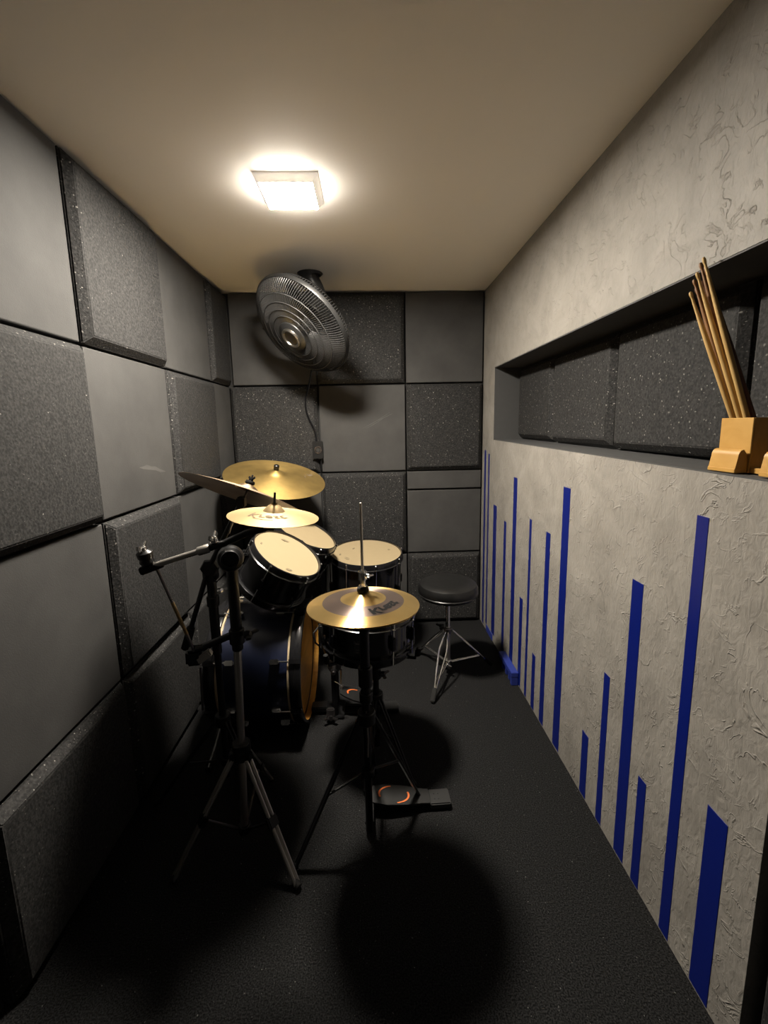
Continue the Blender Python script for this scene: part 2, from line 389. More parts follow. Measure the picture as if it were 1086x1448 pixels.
panel((x, YB+.03, H-1.2-.135), (1, 0, 0), (0, 0, 1), (0, -1, 0), w, .135, 'smooth', 'low smooth foam strip panel across back wall, right side', GB)
panel((x, YB+.03, H-1.8), (1, 0, 0), (0, 0, 1), (0, -1, 0), w, .463, 'smooth', 'smooth dark foam panel on back wall just above the stool panel', GB, thick=.026)
ny = [NY0+.006, 1.103, 1.699, 2.269, NY1-.006]
nl = ['speckled foam panel in niche, at the photo edge behind the sticks',
      'widest speckled foam panel in niche, left of the leaning sticks',
      'speckled foam panel in niche, second from its far end',
      'narrow-looking speckled foam panel at the far end of niche']
for i in range(4):
    panel((NX+.044, ny[i], lz(ny[i+1])+.006), (0, 1, 0), (0, 0, 1), (-1, 0, 0), ny[i+1]-ny[i]-.003, NZ1-lz(ny[i+1])-.012, 'speck', nl[i], GN, thick=.044)
panel((XR+.06, .05, .003), (0, 1, 0), (0, 0, 1), (-1, 0, 0), .69, .62, 'speck', 'speckled foam panel at right photo edge past the end of cement wall', 'foam panels beside the cement wall')
panel((XR+.06, .05, .625), (0, 1, 0), (0, 0, 1), (-1, 0, 0), .69, .6, 'smooth', 'smooth foam panel past the end of cement wall', 'foam panels beside the cement wall')

PAN = {o['label']: o for o in C.objects if o.name.startswith('acoustic_panel')}
def smear(lab, pts, w, mat, name, n, up):
    o = PAN[lab]; bm = B(); g = []; pts = [V(p)-o.location for p in pts]; n = V(n); up = V(up); k = len(pts)
    for i, p in enumerate(pts):
        ww = w*math.sin(PI*(i+.35)/(k-.3))*(.8+.4*((i*7) % 3)/2)
        g.append((bm.verts.new(p+up*ww+n*.0006), bm.verts.new(p-up*ww*.8+n*.0006)))
    for i in range(k-1): bm.faces.new((g[i][0], g[i+1][0], g[i+1][1], g[i][1]))
    bmesh.ops.recalc_face_normals(bm, faces=list(bm.faces)); return obj(name, bm, mat, o)
smear('smooth grey foam panel with a pale scuff mark, mid left wall', [(XL, y, z) for y, z in ((1.80, 1.300), (1.83, 1.296), (1.86, 1.295), (1.90, 1.287), (1.93, 1.284), (1.97, 1.270), (2.02, 1.262))], .011, 'scuff', 'scuff_mark', (1, 0, 0), (0, 0, 1))
LS_ = 'lighter smooth grey foam panel with faint scratches, centre of back wall'
for x0_, z0_, x1_, z1_ in ((-.045, 1.436, .153, 1.545), (-.02, 1.435, .13, 1.520), (.05, 1.485, .17, 1.535)):
    smear(LS_, [(x0_+(x1_-x0_)*i/6, YB, z0_+(z1_-z0_)*(i/6)**1.15) for i in range(7)], .0022, 'scratch', 'scratch_mark', (0, -1, 0), (0, 0, 1))

# ------------------------------------------------------------------ blue stripes on the cement wall
stripes = [
 (2.972, .040, .010, 1.272, 'tall thin blue stripe hard in the back corner of cement wall'),
 (2.880, .030, .048, 1.253, 'hair-thin tall blue stripe next to the corner stripe'),
 (2.717, .070, .048, .932, 'third blue stripe from the back corner, ending below niche level'),
 (2.505, .042, .008, .872, 'narrow blue stripe just right of the third stripe from corner'),
 (2.341, .056, .010, 1.155, 'tall blue stripe rising behind the small blue block'),
 (2.199, .044, .006, .516, 'short blue stripe standing right above the end of blue block'),
 (2.100, .028, .006, .973, 'very thin blue stripe right of the blue block'),
 (1.999, .040, .004, .299, 'lowest stubby blue stripe in the far group'),
 (1.884, .048, .006, .958, 'medium blue stripe just left of the tall wide one'),
 (1.719, .062, .008, 1.187, 'tall wide blue stripe under the middle of niche'),
 (1.471, .046, .004, .268, 'short low blue stripe first after the wide bare gap'),
 (1.353, .036, .004, .585, 'half-height narrow blue stripe left of the pointed wide one'),
 (1.224, .054, .005, .969, 'wide blue stripe with slanting top in the near group'),
 (1.134, .038, .004, .374, 'short blue stripe between the two tall near ones'),
 (.997, .038, .005, 1.218, 'tallest near blue stripe with glossy reflection below stick holder'),
 (.866, .060, .005, .525, 'widest blue stripe at lower right, nearest the camera'),
]
for y, w, z0, z1, lab in stripes:
    bm = B(); box(bm, (-.0012, -w/2, 0), (.0004, w/2, z1-z0), .0005, 1)
    o = obj('wall_stripe', bm, 'blue', None, (XR, y, z0)); tag(o, lab, 'wall stripe', 'blue painted stripes on the cement wall')
bm = B(); box(bm, (-.004, 0, 0), (0, .155, .045), .001, 1); o = obj('skirting_strip', bm, 'bluewood', None, (XR-.0005, 2.715, .001))
tag(o, 'short flat blue strip at foot of cement wall near back corner', 'skirting')
t = thing('wooden_block', 'small blue wooden block on floor against the striped cement wall', 'block', (XR, 2.32, 0))
bm = B(); box(bm, (-.042, -.12, .052), (-.0022, .12, .078), .002); obj('top_board', bm, 'bluewood', t)
bm = B(); box(bm, (-.040, -.119, .0015), (-.0022, -.095, .052), .002); obj('end_block', bm, 'bluewood', t)
for i, yy in enumerate((-.055, .0, .06)):
    bm = B(); box(bm, (-.036, yy-.011, .0015), (-.0022, yy+.011, .052), .002); obj('foot_block', bm, 'bluewood', t)

# ------------------------------------------------------------------ ceiling light
t = thing('ceiling_light', 'square white surface-mounted ceiling light, switched on', 'ceiling light', (-.271, 1.782, H))
bm = B(); rings = [[bm.verts.new((sx*a, sy*b_+o_, z)) for sx, sy in ((-1, -1), (1, -1), (1, 1), (-1, 1))] for a, b_, o_, z in ((.115, .106, .008, -.0005), (.115, .106, .008, -.004), (.0945, .0935, -.005, -.034))]
for a, b_ in zip(rings, rings[1:]):
    for k in range(4): bm.faces.new((a[k], a[(k+1) % 4], b_[(k+1) % 4], b_[k]))
bm.faces.new(rings[0]); bm.faces.new(rings[-1][::-1]); bmesh.ops.recalc_face_normals(bm, faces=list(bm.faces)); obj('housing', bm, 'lampbody', t)
bm = B(); box(bm, (-.0943, -.0984, -.0351), (.0943, .0884, -.0341), .0001, 1); obj('diffuser', bm, 'lamp', t)

# ================================================================== fan
FN = V((-.517, -.52, -.67)).normalized()
t = thing('oscillating_fan', 'large dark round fan tilted down under ceiling by the back wall', 'fan', (-.362, 2.58, 2.012), V((0, 0, 1)).rotation_difference(FN))
Minv = (Matrix.Translation((-.362, 2.58, 2.012)) @ V((0, 0, 1)).rotation_difference(FN).to_matrix().to_4x4()).inverted()
FS = .965
fp = [(.085, .088), (.12, .089), (.16, .085), (.20, .079), (.235, .070), (.262, .058), (.288, .038), (.303, .018), (.308, .004)]
fp = [(q*FS, z) for q, z in fp]
rp = [(.308, -.004), (.295, -.045), (.265, -.075), (.20, -.088), (.13, -.092), (.085, -.092)]
rp = [(q*FS, z) for q, z in rp]
def wires(prof, cnt, r, sw):
    bm = B()
    for i in range(cnt):
        a = 2*PI*i/cnt
        tube(bm, [(q*math.cos(a+sw*(.308-q)), q*math.sin(a+sw*(.308-q)), z) for q, z in prof], r, 3, False)
    return bm
bm = wires(fp, 132, .0019, 1.2)
obj('front_guard', bm, 'fanwire', t)
obj('rear_guard', wires(rp, 120, .0017, -1.0), 'fanwire', t)
for q, z in ((.124, .0895), (.160, .0855), (.198, .079), (.240, .0645)):
    bm = B(); lathe(bm, [(q-.0022, z-.001), (q-.0015, z+.0024), (q+.0015, z+.0022), (q+.0022, z-.002)], n=96, closed=True); obj('guard_ring', bm, 'fanwire', t)
bm = B(); lathe(bm, [(.293, .010), (.300, .013), (.305, .004), (.305, -.010), (.300, -.016), (.293, -.012)], n=96, closed=True); obj('guard_rim', bm, 'fan', t)
bm = B(); lathe(bm, [(0, .105), (.05, .105), (.070, .101), (.086, .094), (.090, .086), (.084, .08), (0, .08)], n=64); hc = obj('hub_cap', bm, 'fan', t)
bm = B(); lathe(bm, [(.042, .105), (.045, .1145), (.054, .1160), (.0585, .111), (.0585, .103)], n=64); obj('badge_ring', bm, 'silver', hc)
bm = B(); lathe(bm, [(0, .1090), (.030, .1090), (.040, .106), (.040, .104)], n=48)
for v in bm.verts: pass
obj('badge', bm, 'bronze', hc)
bm = B()
lathe(bm, [(0, .05), (.045, .05), (.05, .04), (.05, -.035), (0, -.035)], n=32)
for k in range(3):
    a0 = 2*PI*k/3; rows_ = []
    for i in range(9):
        r = .045+.235*i/8; w = .85*math.sin(PI*(.18+.62*i/8)); g = []
        for j in range(7):
            s = j/6-.5; a = a0+s*w+.25*i/8
            g.append(bm.verts.new((r*math.cos(a), r*math.sin(a), .012-s*.075)))
        rows_.append(g)
    for i in range(8):
        for j in range(6): bm.faces.new((rows_[i][j], rows_[i][j+1], rows_[i+1][j+1], rows_[i+1][j]))
obj('blades', bm, 'fan', t)
bm = B(); lathe(bm, [(0, -.086), (.088, -.086), (.095, -.094), (.090, -.115), (.075, -.15), (.068, -.20), (.055, -.235), (.03, -.25), (0, -.252)], n=48); obj('motor_housing', bm, 'fan', t)
# neck up to the ceiling plate, in world space -> local
ce = V((-.318, 2.70, H))
bm = B(); me_ = V((-.362, 2.58, 2.012))-FN*.215
tube(bm, [Minv @ p for p in (me_+V((0, .0, -.02)), me_+V((-.015, 0, .03)), me_+(ce-me_)*.6, ce-V((0, 0, .03)), ce-V((0, 0, .012)), ce-V((0, 0, .001)))], [.044, .048, .044, .050, .062, .074], 24)
obj('ceiling_mount', bm, 'fan', t)
cab = [(-.30, 2.80, 2.16), (-.32, 2.93, 2.02), (-.355, 2.985, 1.90), (-.375, 2.998, 1.80), (-.395, 3.002, 1.72), (-.418, 3.004, 1.64), (-.420, 3.004, 1.575), (-.400, 3.004, 1.50), (-.372, 3.004, 1.44), (-.360, 3.003, 1.39), (-.356, 3.000, 1.355)]
def spline(P, k=6):
    P = [V(p) for p in P]; out = []
    for i in range(len(P)-1):
        a, b, c, d = P[max(i-1, 0)], P[i], P[i+1], P[min(i+2, len(P)-1)]
        for j in range(k):
            s = j/k; out.append(.5*((2*b)+(c-a)*s+(2*a-5*b+4*c-d)*s*s+(3*b-a-3*c+d)*s**3))
    return out+[P[-1]]
bm = B(); tube(bm, [Minv @ p for p in spline(cab)], .0068, 8); obj('power_cable', bm, 'black', t)

# power outlet
t = thing('power_outlet', 'small black wall outlet box on the back wall below fan cable', 'power outlet', (-.352, YB-.024, 1.295))
bm = B(); box(bm, (-.036, -.026, -.062), (.036, -.0005, .062), .005); obj('outlet_box', bm, 'rubber', t)
bm = B(); lathe(bm, [(.014, .0255), (.018, .031), (.024, .031), (.026, .0255)], (.004, 0, .002), (0, -1, 0), 40); obj('socket_ring', bm, 'darksteel', t)
bm = B(); lathe(bm, [(0, .0262), (.013, .0262), (.014, .025)], (.004, 0, .002), (0, -1, 0), 30); obj('plug', bm, 'fan', t)
bm = B(); tube(bm, [(.018, .0, -.062), (.018, .0, -.13)], .006, 8); obj('lower_cable', bm, 'blackmetal', t)

# ================================================================== drums
def qn(n): return V((0, 0, 1)).rotation_difference(V(n).normalized())
def drum(name, label, cat, top, n, R, depth, lugs, shellmat='black', a0=0., marks=(), loc=None, lugh=None):
    q = qn(n); base = V(top)-V(n).normalized()*depth
    t = thing(name, label, cat, base, q)
    bm = B(); lathe(bm, [(R-.008, .012), (R, .010), (R, depth-.010), (R-.008, depth-.008)], n=72); obj('shell', bm, shellmat, t)
    def hoop(z, s):
        bm = B(); o = R+.010
        lathe(bm, [(R+.001, z-s*.034), (o-.002, z-s*.034), (o+.005, z-s*.032), (o+.005, z-s*.027), (o-.001, z-s*.024), (o-.002, z+s*.002), (o-.0035, z+s*.006), (o-.008, z+s*.007), (o-.010, z+s*.003), (o-.010, z-s*.006)], n=72, closed=True); return bm
    obj('top_hoop', hoop(depth, 1), 'hoop', t); obj('bottom_hoop', hoop(0, -1), 'hoop', t)
    bm = B(); lathe(bm, [(0, depth-.007), (R-.010, depth-.007), (R-.002, depth-.0045), (R+.0005, depth-.012)], n=72); hd = obj('drum_head', bm, 'head', t)
    for (mr, ma, mw, mh) in marks:
        bm = B(); c = (mr*math.cos(ma), mr*math.sin(ma))
        for s in (1, .72):
            t2 = bmesh.new(); 
            lathe(t2, [(s*mw-.0016, 0), (s*mw, .0004), (s*mw, -.0004)], n=28)
            for v in t2.verts: v.co = V((c[0]+v.co.x*math.cos(ma+PI/2)-v.co.y*mh/mw*math.sin(ma+PI/2), c[1]+v.co.x*math.sin(ma+PI/2)+v.co.y*mh/mw*math.cos(ma+PI/2), depth-.0062+v.co.z))
            merge(bm, t2)
        obx = bmesh.new(); bmesh.ops.create_grid(obx, x_segments=1, y_segments=1, size=.5)
        for v in obx.verts: v.co = V((c[0]+v.co.x*mw*.9*math.cos(ma+PI/2)-v.co.y*mh*.3*math.sin(ma+PI/2), c[1]+v.co.x*mw*.9*math.sin(ma+PI/2)+v.co.y*mh*.3*math.cos(ma+PI/2), depth-.0062))
        merge(bm, obx)
        obj('print_mark', bm, 'headmark', hd)
    bm = B(); lathe(bm, [(0, .007), (R-.010, .007), (R-.002, .005), (R+.0005, .012)], n=72); obj('resonant_head', bm, 'black', t)
    lz = lugh if lugh else depth/2
    bm = B(); obox(bm, (R+.010, 0, lz), (.0105, 0, 0), (0, .010, 0), (0, 0, min(.028, depth*.3)), .004, 2); 
    lug0 = obj('lug', bm, 'blackmetal', t); lug0.rotation_euler = (0, 0, a0)
    bm = B(); x = R+.0125; rod(bm, (x, 0, .0), (x, 0, depth-.006), .0032, 8); rod(bm, (x, 0, depth-.029), (x, 0, depth+.004), .0055, 8)
    lathe(bm, [(.0085, 0), (.0085, .003), (.004, .004)], (x, 0, depth-.027), n=12)
    rd = obj('tension_rod', bm, 'chrome', t); rd.rotation_euler = (0, 0, a0)
    for i in range(1, lugs):
        dup(lug0, t, (0, 0, a0+2*PI*i/lugs)); dup(rd, t, (0, 0, a0+2*PI*i/lugs))
    return t
n1 = (.52, -.17, .84)
tom1 = drum('rack_tom', 'black rack tom nearest the camera, cream head tilted toward stool', 'drum', (-.397, 2.0, .864), n1, .166, .205, 6, a0=.3, marks=((.115, 1.9, .022, .009), (.125, -1.25, .016, .008), (.13, 3.3, .008, .005)))
n2 = (.46, -.08, .885)
tom2 = drum('rack_tom', 'black rack tom further back, half hidden under pale splash cymbal', 'drum', (-.362, 2.385, .868), n2, .174, .20, 6, a0=.1)
ft = drum('floor_tom', 'black floor tom with level cream head by the back wall', 'drum', (-.032, 2.575, .688), (0.02, -.11, .99), .213, .40, 8, a0=.25, marks=((.14, 3.75, .022, .010), (.15, .35, .010, .007), (.16, 3.25, .012, .006), (.11, 2.4, .010, .006)))
FQ = qn((0.02, -.11, .99)); FB = V((-.032, 2.575, .688))-V((0.02, -.11, .99)).normalized()*.40
for k in range(3):
    a = R3(35+120*k); bm = B(); x = .233
    zf = lambda r: (.0015-(FB+FQ @ V((r*math.cos(a), r*math.sin(a), 0))).z)/(FQ @ V((0, 0, 1))).z     # local height of the floor below radius r
    f0 = zf(x+.03)+.004
    tube(bm, [(x, 0, .20), (x, 0, f0+.085), (x+.018, 0, f0+.045), (x+.028, 0, f0+.012)], .006, 10); lg = obj('leg', bm, 'chrome', ft); lg.rotation_euler = (0, 0, a)
    bm = B(); rod(bm, (x+.030, 0, f0), (x+.026, 0, f0+.028), .012, 14); f_ = obj('rubber_foot', bm, 'rubber', lg)
    bm = B(); obox(bm, (x-.004, 0, .13), (.014, 0, 0), (0, .016, 0), (0, 0, .024), .004); o = obj('leg_bracket', bm, 'blackmetal', ft); o.rotation_euler = (0, 0, a)
# snare drum
sn = drum('snare_drum', 'black snare drum below and behind the golden hi-hat cymbals', 'drum', (-.02, 1.76, .692), (.03, -.0, 1), .188, .175, 10, a0=.2)
bm = B()
pl = bmesh.new(); bmesh.ops.create_grid(pl, x_segments=12, y_segments=6, size=.5)
for v in pl.verts:
    a = R3(-98)+v.co.x*.30; v.co = V((.1895*math.cos(a), .1895*math.sin(a), .080+v.co.y*.052))
merge(bm, pl); bd = obj('badge', bm, 'darksteel', sn); bd['label'] = 'dark metal badge on shell'
bm = B()
for y0_, y1_, w_ in ((.094, .098, .12), (.070, .0715, .11), (.060, .0615, .11)):
    pl = bmesh.new(); bmesh.ops.create_grid(pl, x_segments=10, y_segments=1, size=.5)
    for v in pl.verts:
        a = R3(-98)+v.co.x*2*w_; v.co = V((.1902*math.cos(a), .1902*math.sin(a), y0_+(v.co.y+.5)*(y1_-y0_)))
    merge(bm, pl)
obj('badge_line', bm, 'steel', bd)
bm = B(); obox(bm, (-.196, -.06, .08), (.010, 0, 0), (0, .016, 0), (0, 0, .04), .004)
tube(bm, [(-.203, -.06, .11), (-.225, -.07, .085), (-.218, -.075, .045), (-.205, -.07, .03)], .004, 8); obj('snare_strainer', bm, 'chrome', sn)
bm = B(); 
for s in (-1, 1): tube(bm, [(-.16, s*.02-.04, -.006), (.16, s*.02-.04, -.006)], .002, 6)
obj('snare_wires', bm, 'steel', sn)

# bass drum: local z is the drum axis pointing to the batter side (+X)
BX, BY, BR = -.322, 2.07, .286
q = qn((1, -.02, 0)); LEN = .43
t = thing('bass_drum', 'large navy bass drum lying on its side behind the tripod stand', 'drum', (BX-LEN, BY, .297), q)
bm = B(); lathe(bm, [(BR-.010, .035), (BR-.012, .03), (BR-.004, .028), (BR-.004, LEN-.028), (BR-.012, LEN-.03), (BR-.010, LEN-.035)], n=96); obj('shell', bm, 'navy', t)
def bhoop(z0, z1):
    bm = B(); lathe(bm, [(BR-.002, z0), (BR+.009, z0), (BR+.011, z0+.003), (BR+.011, z1-.003), (BR+.009, z1), (BR-.002, z1)], n=96, mis=[0, 0, 0, 0, 0, 1], closed=True); return bm
o = obj('batter_hoop', bhoop(LEN-.050, LEN), ['hoop', 'amber'], t); o['label'] = 'black hoop with amber wood inside'
obj('front_hoop', bhoop(0, .05), ['hoop', 'amber'], t)
for z, nm in ((LEN-.032, 'batter_head'), (.032, 'front_head')):
    s = 1 if nm == 'batter_head' else -1
    bm = B(); lathe(bm, [(0, z), (BR-.016, z), (BR-.010, z-s*.004)], n=96); obj(nm, bm, 'amber' if s > 0 else 'black', t)
for z, nm in ((LEN-.056, 'batter_collar'), (.056, 'front_collar')):
    bm = B(); lathe(bm, [(BR-.003, z-.004), (BR+.006, z-.004), (BR+.006, z+.004), (BR-.003, z+.004)], n=96, closed=True); obj(nm, bm, 'tan', t)
bmc = B(); obox(bmc, (BR+.016, 0, LEN-.026), (.006, 0, 0), (0, .012, 0), (0, 0, .026), .003)
bmr = B(); rod(bmr, (BR+.018, 0, LEN-.11), (BR+.018, 0, LEN-.035), .0035, 8)
bml = B(); obox(bml, (BR+.010, 0, LEN-.115), (.014, 0, 0), (0, .011, 0), (0, 0, .022), .005)
claw, trod, blug = obj('claw', bmc, 'blackmetal', t), obj('tension_rod', bmr, 'chrome', t), obj('lug', bml, 'chrome', t)
flip = lambda bm: [v.co.__setitem__(2, LEN-v.co.z) for v in bm.verts]
def fl(o, nm, mat):
    b_ = B(); b_.from_mesh(o.data); flip(b_); bmesh.ops.reverse_faces(b_, faces=list(b_.faces)); return obj(nm, b_, mat, t)
claw2, trod2, blug2 = fl(claw, 'claw', 'blackmetal'), fl(trod, 'tension_rod', 'chrome'), fl(blug, 'lug', 'chrome')
for o in (claw, trod, blug, claw2, trod2, blug2): o.rotation_euler = (0, 0, R3(18))
for i in range(1, 8):
    for o in (claw, trod, blug, claw2, trod2, blug2): dup(o, t, (0, 0, R3(18+45*i)))
# spurs and tom mount (local: x axis of the rotated frame is found from world points)
inv = (Matrix.Translation((BX-LEN, BY, .297)) @ q.to_matrix().to_4x4()).inverted()
for sy in (-1, 1):
    bm = B(); tube(bm, [inv @ V(p) for p in ((-.68, BY+sy*.262, .20), (-.70, BY+sy*.34, .10), (-.72, BY+sy*.40, .022))], .008, 10); sp = obj('spur', bm, 'chrome', t)
    bm = B(); rod(bm, inv @ V((-.7185, BY+sy*.397, .028)), inv @ V((-.7215, BY+sy*.403, .010)), .012, 12); obj('rubber_tip', bm, 'rubber', sp)
I3 = inv.to_3x3(); MP = V((-.665, 2.235, 0))
bm = B(); obox(bm, inv @ (MP+V((0, 0, .540))), I3 @ V((.045, 0, 0)), I3 @ V((0, .035, .016)), I3 @ V((0, -.004, .012)), .005); obj('mount_plate', bm, 'blackmetal', t)
bm = B(); rod(bm, inv @ (MP+V((0, 0, .54))), inv @ (MP+V((0, 0, .81))), .014, 16); obj('mount_post', bm, 'darksteel', t)
bm = B(); obox(bm, inv @ (MP+V((0, 0, .79))), I3 @ V((.024, 0, 0)), I3 @ V((0, .028, 0)), I3 @ V((0, 0, .026)), .008); obj('mount_clamp', bm, 'blackmetal', t)
for top_, nn, R_ in (((-.397, 2.0, .864), n1, .166), ((-.362, 2.385, .868), n2, .174)):
    ax = V(nn).normalized(); mid = V(top_)-ax*.11; d = (MP+V((0, 0, .80)))-mid; d -= ax*d.dot(ax); d.normalize()
    bm = B(); rod(bm, inv @ (MP+V((0, 0, .795))), inv @ (mid+d*(R_+.004)), .010, 12); obj('tom_arm', bm, 'darksteel', t)
# ================================================================== cymbals
def cymbal(name, label, c, n, R, mat, bell=.25, prof=None, mis=None, bow=.028, group=None, flip=False):
    t = thing(name, label, 'cymbal', c, qn(n), group)
    rb = R*bell; bh = .022
    p = []
    for i in range(7):
        a = i/6; p.append((max(rb*a, .009), bow+bh*(math.cos(a*PI/2)**.9 if a < 1 else 0)))
    for i in range(1, 15):
        a = i/14; r = rb+(R-rb)*a; p.append((r, bow*(1-a**1.5)))
    th = .0012
    m2 = [(mis(.5*(p[i][0]+p[i+1][0])/R) if mis else 0) for i in range(len(p)-1)]
    pr = p+[(r, h-th) for r, h in p[::-1]]
    mm = m2+[0]+m2[::-1]+[0]
    bm = B(); lathe(bm, pr, n=120, mis=mm, closed=True)
    bw = obj('bow', bm, mat, t)
    def zat(r):
        if r <= rb: return bow+bh
        return bow*(1-((r-rb)/(R-rb))**1.5)
    return t, bw, zat
def ring_text(bw, zat, s, size, r, ang, mat, shear=0., bold=0., name='logo'):
    bm = text_bm(s, size, shear, bold)
    bmesh.ops.subdivide_edges(bm, edges=[e for e in bm.edges if e.calc_length() > .012], cuts=2)
    for v in bm.verts:
        rr = r+v.co.y; a = ang+v.co.x/r
        v.co = V((rr*math.cos(a), rr*math.sin(a), zat(rr)+.0009))
    return obj(name, bm, mat, bw)
def ring_bar(bw, zat, r0, r1, a0, a1, mat, name='underline'):
    bm = B(); k = 10; g = []
    for i in range(k+1):
        a = a0+(a1-a0)*i/k; g.append([bm.verts.new((r*math.cos(a), r*math.sin(a), zat(r)+.0009)) for r in (r0, r1)])
    for i in range(k): bm.faces.new((g[i][0], g[i][1], g[i+1][1], g[i+1][0]))
    return obj(name, bm, mat, bw)
# hi-hat pair
HX, HY, HZ = -.031, 1.345, .873
GH = 'hi-hat cymbal pair'
hh, bw, za = cymbal('hi_hat_cymbal', 'golden top hi-hat cymbal with brown ring and black lettering', (HX, HY, HZ), (0, .045, 1), .183, ['brassH', 'brownH'], .36, mis=lambda a: 1 if .41 < a < .73 else 0, bow=.022)
ring_text(bw, za, 'Krest', .046, .094, R3(-50), 'print', .25, .0018)
ring_bar(bw, za, .092, .0955, R3(-42), R3(-22), 'print')
h2, bw2, za2 = cymbal('hi_hat_cymbal', 'bottom hi-hat cymbal just under the golden lettered one', (HX, HY, HZ-.006), (0, -.045, -1), .181, 'brassH', .36, bow=.022)
ride, bw, za = cymbal('ride_cymbal', 'large dull gold ride cymbal at the back, topmost', (-.565, 2.60, 1.155), (.20, -.24, .95), .298, 'brassA', .2, bow=.03)
ring_text(bw, za, 'K', .05, .20, R3(28), 'greyprint', .3, .002); ring_bar(bw, za, .175, .179, R3(12), R3(26), 'greyprint')
cr, bw, za = cymbal('splash_cymbal', 'small pale bright splash cymbal with faint grey lettering above rack toms', (-.276, 1.22, 1.200), (.105, -.015, .99), .127, 'brassC', .24, bow=.016)
ring_text(bw, za, 'Krest', .040, .055, R3(-100), 'greyprint', .3, .0007)
ring_bar(bw, za, .084, .086, R3(-118), R3(-80), 'greyprint')
cb, bw, za = cymbal('crash_cymbal', 'dark cymbal seen edge-on from below, left of the others', (-.463, 1.60, 1.202), (.31, .335, .89), .238, 'brassB', .2, bow=.026)

# ================================================================== hardware helpers
def wing(bm, c, d, s=1.):
    """wing nut: hub plus two wings, axis d"""
    x, y, z = frame(d); c = V(c)
    lathe(bm, [(0, 0), (.010*s, 0), (.011*s, .004*s), (.009*s, .014*s), (0, .016*s)], c, d, 14)
    for k in (-1, 1):
        obox(bm, c+z*.014*s+x*k*.014*s, (x*k+z*.6).normalized()*.013*s, y*.003*s, (z-x*k*.6).normalized()*.006*s, .002)
def collar(bm, c, d, r, h):
    lathe(bm, [(0, -h/2), (r*.9, -h/2), (r, -h/2+.003), (r, h/2-.003), (r*.9, h/2), (0, h/2)], c, d, 20)
def topnut(t, c, n, mat='blackmetal', bare=False):
    n = V(n).normalized(); c = V(c); bm = B()
    if bare:
        rod(bm, c-n*.03, c+n*.070, .0034, 8); obj('threaded_rod', bm, 'blackmetal', t); return
    rod(bm, c-n*.03, c+n*.085, .0036, 8); th = obj('threaded_rod', bm, 'darksteel', t)
    bm = B(); lathe(bm, [(.004, .049), (.017, .049), (.018, .053), (.016, .060), (.004, .061)], c, n, 20); obj('felt_washer', bm, 'rubber', t)
    bm = B(); wing(bm, c+n*.060, n, .8); obj('wing_nut', bm, mat, t)

# ------------------------------------------------------------------ front boom stand (steel tripod)
S = V((-.458, 1.335, 0)); tl = S.copy()
st = thing('boom_cymbal_stand', 'steel tripod boom stand nearest the camera, left of the hi-hat', 'cymbal stand', S)
def rel(p, o=None): return V(p)-(o or S)
bm = B(); rod(bm, rel((-.468, 1.335, .045)), rel((-.440, 1.325, .80)), .0125, 16); obj('lower_tube', bm, 'steel', st)
bm = B(); rod(bm, rel((-.4405, 1.325, .74)), rel((-.434, 1.308, 1.050)), .0175, 16); collar(bm, rel((-.440, 1.325, .79)), (0, 0, 1), .024, .05); obj('upper_tube', bm, 'blackmetal', st)
bm = B(); collar(bm, rel((-.456, 1.332, .375)), (0, 0, 1), .030, .06)
for a in (208, 328, 88): obox(bm, rel((-.456, 1.332, .36))+V((math.cos(R3(a)), math.sin(R3(a)), 0))*.030, V((math.cos(R3(a)), math.sin(R3(a)), 0))*.012, V((-math.sin(R3(a)), math.cos(R3(a)), 0))*.012, (0, 0, .018), .004)
obj('leg_collar', bm, 'blackmetal', st)
feet = [V((-.664, 1.211, .008)), V((-.262, 1.176, .008)), V((-.44, 1.60, .008))]
for f in feet:
    h = V((f.x-S.x, f.y-S.y, 0)).normalized(); top = V((-.456, 1.332, .355))+h*.034
    bm = B(); side = h.cross(V((0, 0, 1)))
    for k in (-1, 1): tube(bm, [rel(top+side*k*.008), rel(f+side*k*.006+V((0, 0, .01)))], .0062, 8)
    lg = obj('leg', bm, 'steel', st)
    bm = B(); rod(bm, rel(f+V((0, 0, .016))-h*.012), rel(f+V((0, 0, .004))+h*.010), .012, 12); obj('rubber_foot', bm, 'rubber', lg)
    knee = top+(f-top)*.50; bm = B(); obox(bm, rel(knee), side*.017, (f-top).normalized()*.020, (f-top).normalized().cross(side)*.011, .004); obj('leg_joint', bm, 'blackmetal', lg)
    bm = B(); tube(bm, [rel(knee), rel((-.466, 1.334, .075))+h*.018], .005, 8); obj('brace', bm, 'darksteel', st)
bm = B(); collar(bm, rel((-.467, 1.334, .070)), (0, 0, 1), .021, .03); obj('brace_collar', bm, 'blackmetal', st)
# boom clamp disc, boom arm, cymbal tilter
bm = B(); hub = V((-.432, 1.295, 1.058))
lathe(bm, [(0, -.026), (.030, -.026), (.038, -.020), (.040, -.005), (.040, .006), (.036, .018), (.028, .024), (0, .024)], rel(hub), (.25, -.93, .1), 32); obj('boom_clamp', bm, 'blackmetal', st)
bm = B(); lathe(bm, [(.018, .024), (.020, .030), (.026, .030), (.028, .024)], rel(hub), (.25, -.93, .1), 32); obj('clamp_ring', bm, 'blackmetal', st)
be, bt = V((-.634, 1.220, 1.063)), V((-.430, 1.250, 1.118)); bc = V((-.283, 1.221, 1.172))
bm = B(); tube(bm, [rel(be), rel(be+(bt-be)*.72)], .0085, 14); obj('boom_arm', bm, 'steel', st)
bm = B(); tube(bm, [rel(be+(bt-be)*.70), rel(bt), rel(bt+(bc-bt)*.5+V((0, 0, .006))), rel(bc)], .0105, 14); obj('boom_arm', bm, 'blackmetal', st)
bm = B(); collar(bm, rel(be+(bt-be)*.71), bt-be, .0135, .034); obj('boom_collar', bm, 'steel', st)
